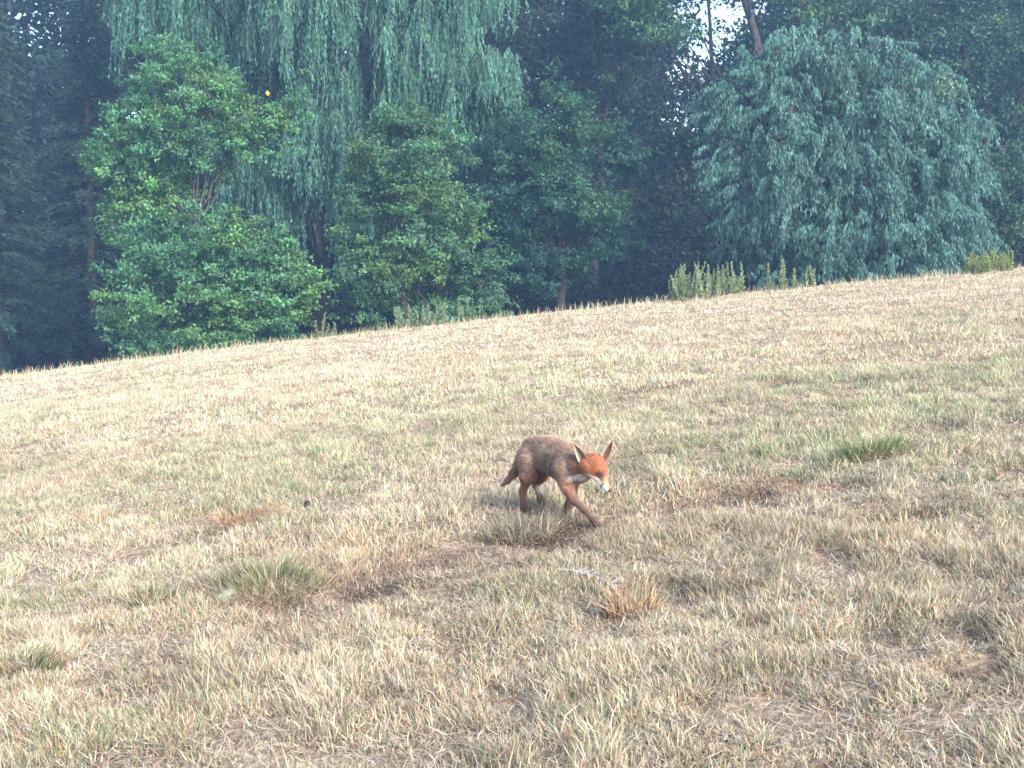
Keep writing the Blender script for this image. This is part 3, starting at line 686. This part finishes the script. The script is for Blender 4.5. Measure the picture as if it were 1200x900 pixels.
def surface_nets(f, lo, hi, s):
    ax = [np.arange(lo[i], hi[i] + s, s) for i in range(3)]
    G3 = np.stack(np.meshgrid(*ax, indexing='ij'), -1); V = f(G3); n = V.shape
    S = V < 0
    corners = [(i, j, k) for i in (0, 1) for j in (0, 1) for k in (0, 1)]
    sl = lambda A, c: A[c[0]:n[0] - 1 + c[0], c[1]:n[1] - 1 + c[1], c[2]:n[2] - 1 + c[2]]
    cnt = sum(sl(S, c).astype(int) for c in corners); act = (cnt > 0) & (cnt < 8)
    pos = np.zeros(act.shape + (3,)); num = np.zeros(act.shape)
    for a in corners:
        for k in range(3):
            if a[k]: continue
            b = list(a); b[k] = 1; b = tuple(b)
            va, vb = sl(V, a), sl(V, b); cr = (va < 0) != (vb < 0)
            t = np.where(cr, va / np.where(np.abs(va - vb) < 1e-12, 1, va - vb), 0)
            pa, pb = sl(G3, a), sl(G3, b)
            pos += np.where(cr[..., None], pa + (pb - pa) * t[..., None], 0); num += cr
    idx = -np.ones(act.shape, int); idx[act] = np.arange(act.sum()); verts = pos[act] / num[act][:, None]
    quads = []
    for k in range(3):
        o = [j for j in range(3) if j != k]
        a = [slice(1, n[j] - 1) for j in range(3)]; b = list(a); a[k] = slice(0, n[k] - 1); b[k] = slice(1, n[k])
        sa, sb = S[tuple(a)], S[tuple(b)]; w = np.argwhere(sa != sb)
        w2 = w.copy(); w2[:, o[0]] += 1; w2[:, o[1]] += 1
        def cell(d0, d1):
            c = w2.copy(); c[:, o[0]] += d0; c[:, o[1]] += d1; return idx[c[:, 0], c[:, 1], c[:, 2]]
        q = np.stack([cell(-1, -1), cell(0, -1), cell(0, 0), cell(-1, 0)], 1)
        inside = sa[tuple(w.T)]; flip = ~inside if k != 1 else inside
        q[flip] = q[flip][:, ::-1]; quads.append(q)
    return verts, np.concatenate(quads)
allp = np.array([p[0] for p in PR] + [p[2] for p in PR])
fv, fq = surface_nets(sdf, allp.min(0) - .1, allp.max(0) + .1, .0045)
e_ = .002
def fgrad(P):
    gg = np.stack([sdf(P + np.eye(3)[i] * e_) - sdf(P - np.eye(3)[i] * e_) for i in range(3)], -1)
    return gg / (np.linalg.norm(gg, axis=-1)[..., None] + 1e-9)
def mixc(a, b, t): return a * (1 - t[:, None]) + np.asarray(b) * t[:, None]
def fox_colour(P):
    n = len(P); N = fgrad(P)
    x, y, z = P.T
    c = np.tile(np.array([.128, .090, .074]), (n, 1))                       # grizzled grey-brown flank
    nz = noise(x * 1, z * 1, .02, 5, z=y); nz2 = noise(x, z, .05, 6, z=y); nz3 = noise(x * .5, z, .009, 8, z=y)
    c = mixc(c, [.23, .165, .13], smooth(.45, .85, nz2) * .4)
    c = mixc(c, [.28, .22, .2], smooth(.6, .85, nz3) * .35)
    c = mixc(c, [.23, .145, .105], smooth(.7, .97, N[:, 2]) * smooth(.25, .29, z) * .6)   # reddish along the spine
    c = mixc(c, [.15, .08, .06], smooth(.20, .165, z) * .8)                    # belly line
    c = mixc(c, [.17, .085, .07], smooth(A[0][0] - .02, A[0][0] - .075, x) * .8)      # rump
    lg = smooth(.19, .14, z)
    c = mixc(c, [.135, .068, .046], lg)
    c = mixc(c, [.42, .38, .35], smooth(.028, .012, np.linalg.norm((P - Fl(631, 574, .045)) * np.array([1, 1, .6]), axis=1)) * .7)
    c = mixc(c, [.04, .024, .022], smooth(.12, .02, z) * .85)
    tl = smooth(.01, -.012, np.abs(y) - .035) * smooth(A[0][0] - .07, A[0][0] - .1, x)
    c = mixc(c, [.20, .115, .08], tl)
    L = (P - HC) @ HFm + ((noise(x, z, .012, 12, z=y) - .5) * .010)[:, None]; hx, hy, hz = L.T
    toh = smooth(-.095, -.025, hx) * smooth(.075, .060, np.hypot(hy, hz + .008))
    head = np.tile(np.array([.27, .082, .032]), (n, 1))
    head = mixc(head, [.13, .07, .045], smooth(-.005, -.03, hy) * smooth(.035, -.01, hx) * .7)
    head = mixc(head, [.20, .07, .035], smooth(.3, .8, nz) * .6)
    head = mixc(head, [.55, .30, .16], smooth(.05, .09, hx) * smooth(-.02, .0, hz) * .6)
    ed = np.minimum(np.linalg.norm(L - np.array([.045, .02, .006]), axis=1), np.linalg.norm(L - np.array([.045, -.02, .006]), axis=1))
    head = mixc(head, [.03, .018, .016], smooth(.026, .011, ed) * .92)
    side = smooth(.007, .011, np.abs(hy)) * smooth(.078, .07, hx) * smooth(.05, .06, hx)
    head = mixc(head, [.14, .06, .04], side * smooth(-.014, -.008, hz) * .8)        # tear line to muzzle
    wl = -.009 - .020 * smooth(.06, .0, hx)
    head = mixc(head, [.66, .68, .68], smooth(wl + .004, wl - .004, hz) * smooth(-.005, .03, hx))
    head = mixc(head, [.05, .05, .06], smooth(.006, .003, np.abs(hx - .082)) * smooth(-.006, -.012, hz) * .9)
    c = mixc(c, [.0, .0, .0], toh * 0) * (1 - toh[:, None]) + head * toh[:, None]
    neckw = smooth(.034, .016, np.linalg.norm((P - Fl(679, 560, -.03)) * np.array([.5, .7, 1.5]), axis=1))
    c = mixc(c, [.46, .45, .48], neckw * .85 * smooth(.125, .15, z))
    c = mixc(c, [.24, .13, .09], smooth(.05, .02, np.linalg.norm(P - Fl(668, 568, -.03), axis=1)) * .6)
    c *= (.82 + .36 * nz)[:, None]
    return np.clip(c, .01, .9)
fox = thing('fox', 'lean red fox walking through the stubble with its head lowered', 'fox', W(np.array([0, 0, 0.012])))
fa = Acc(); fa.add(W(fv), quads=fq, col=fox_colour(fv)); body = fa.build('body', M_FUR, fox, True)
# coat of short hair
tri = fv[fq[:, :3]]; n = 64000
pk = rng.integers(0, len(fq), n); uv = rng.random((n, 2)); fl = uv.sum(1) > 1; uv[fl] = 1 - uv[fl]
q4 = fv[fq[pk]]; P = q4[:, 0] + (q4[:, 1] - q4[:, 0]) * uv[:, :1] + (q4[:, 3] - q4[:, 0]) * uv[:, 1:]
N = fgrad(P); L = (P - HC) @ HFm; onh = smooth(-.03, .0, L[:, 0]) * (np.linalg.norm(L, axis=1) < .15)
flow = np.tile([-1., 0, -.55], (n, 1)); leg_ = smooth(.17, .13, P[:, 2]); flow = flow * (1 - leg_[:, None]) + np.array([-.15, 0, -1.]) * leg_[:, None]
flow = flow * (1 - onh[:, None]) + (-HF) * onh[:, None]
flow -= N * (flow * N).sum(1)[:, None]; flow /= np.linalg.norm(flow, axis=1)[:, None] + 1e-6
ln = .019 * (1 - .6 * leg_) * (1 - .55 * onh) * rng.uniform(.6, 1.3, n)
ax = flow + N * (.42 - .1 * onh)[:, None] + rng.normal(0, .16, (n, 3))
hair = Acc(); col = fox_colour(P) * rng.uniform(.65, 1.5, (n, 1))
b0 = P - N * .001; ax /= np.linalg.norm(ax, axis=1)[:, None]; sd_ = np.cross(ax, N); sd_ /= np.linalg.norm(sd_, axis=1)[:, None] + 1e-6
wd = .0019
v = np.stack([b0 - sd_ * wd, b0 + sd_ * wd, b0 + ax * ln[:, None]], 1).reshape(-1, 3)
hair.add(W(v), tris=np.arange(n * 3).reshape(n, 3), col=np.repeat(col, 3, 0)); hair.build('fur', M_FUR, fox)
# ears: a cupped leaf shape with thickness
def ear(base, tip, inward, width, colb, coli, edge):
    base = np.asarray(base); tip = np.asarray(tip); ax = tip - base; Ln = np.linalg.norm(ax); ax = ax / Ln
    op = np.asarray(inward, float); op -= ax * (op @ ax); op /= np.linalg.norm(op); sd = np.cross(ax, op)
    m, k = 10, 9; V = []; Cc = []
    for layer in (0, 1):
        for i in range(m):
            t = i / (m - 1); wv = width * (1 - t ** 1.5) ** .85 * (.85 + .3 * math.sin(t * 2.6)) + .0008
            for j in range(k):
                u = j / (k - 1) * 2 - 1
                cup = .9 * wv * (1 - u * u)
                p = base + ax * Ln * t * (1 - .06 * u * u) + sd * wv * u - op * (cup - (.0022 if layer else 0))
                V.append(p); ed = abs(u) ** 4
                c = np.array(coli if layer else colb) * (1 - ed) + np.array(edge) * ed
                Cc.append(c)
    V = np.array(V); Cc = np.array(Cc); q = []
    for layer in (0, 1):
        o = layer * m * k
        for i in range(m - 1):
            for j in range(k - 1):
                f = [o + i * k + j, o + i * k + j + 1, o + (i + 1) * k + j + 1, o + (i + 1) * k + j]
                q.append(f if layer else f[::-1])
    for i in range(m - 1):
        for j in (0, k - 1): q.append([i * k + j, (i + 1) * k + j, m * k + (i + 1) * k + j, m * k + i * k + j])
    a = Acc(); a.add(W(V), quads=q, col=Cc); return a.build('ear', M_FUR, fox, True)
e1b = H(-.012, -.03, .026); e2b = H(-.004, .026, .032)
ear(Fl(685.5, 543, -.036), Fl(672.5, 519.5, -.055), np.array([.45, -.75, .1]), .021, (.06, .045, .035), (.13, .095, .065), (.36, .31, .27))
ear(e2b, Fl(718.5, 515.5, .04), np.array([.6, -.35, .0]), .019, (.10, .07, .07), (.20, .13, .11), (.45, .3, .2))
a = Acc(); blob(a, W(H(.117, 0, -.0125)), (.0095, .0095, .008), (.012, .012, .014), 3, 14, 10, .05); a.build('nose', M_GLOSS, fox, True)
for s in (-1, 1):
    a = Acc(); blob(a, W(H(.043, s * .0235, .006)), (.0065,) * 3, (.03, .015, .006), 4, 12, 8, 0); a.build('eye', M_GLOSS, fox, True)
# claws-side toes on the front paw
for (px, py, yy) in [(700, 615, -.04), (667, 605, .042)]:
    pass

# ------------------------------------------------------------------ evening haze
hz = Acc(); x0, x1, y0, y1, z0, z1 = -110, 110, -40, 105, -9, 24
V = [(x, y, z) for z in (z0, z1) for x, y in ((x0, y0), (x1, y0), (x1, y1), (x0, y1))]
hz.add(V, quads=[[0, 3, 2, 1], [4, 5, 6, 7], [0, 1, 5, 4], [1, 2, 6, 5], [2, 3, 7, 6], [3, 0, 4, 7]])
mh = bpy.data.materials.new("haze air"); mh.use_nodes = True; n_ = mh.node_tree
n_.nodes.remove(n_.nodes["Principled BSDF"]); pv = n_.nodes.new("ShaderNodeVolumePrincipled")
pv.inputs["Color"].default_value = (.30, .56, 1, 1); pv.inputs["Density"].default_value = .0018; pv.inputs["Anisotropy"].default_value = 0.0
n_.links.new(pv.outputs[0], n_.nodes["Material Output"].inputs["Volume"])
o = hz.build('haze', mh, kind='stuff'); o['label'] = 'thin blue evening haze between the camera and the trees'; o['category'] = 'haze'
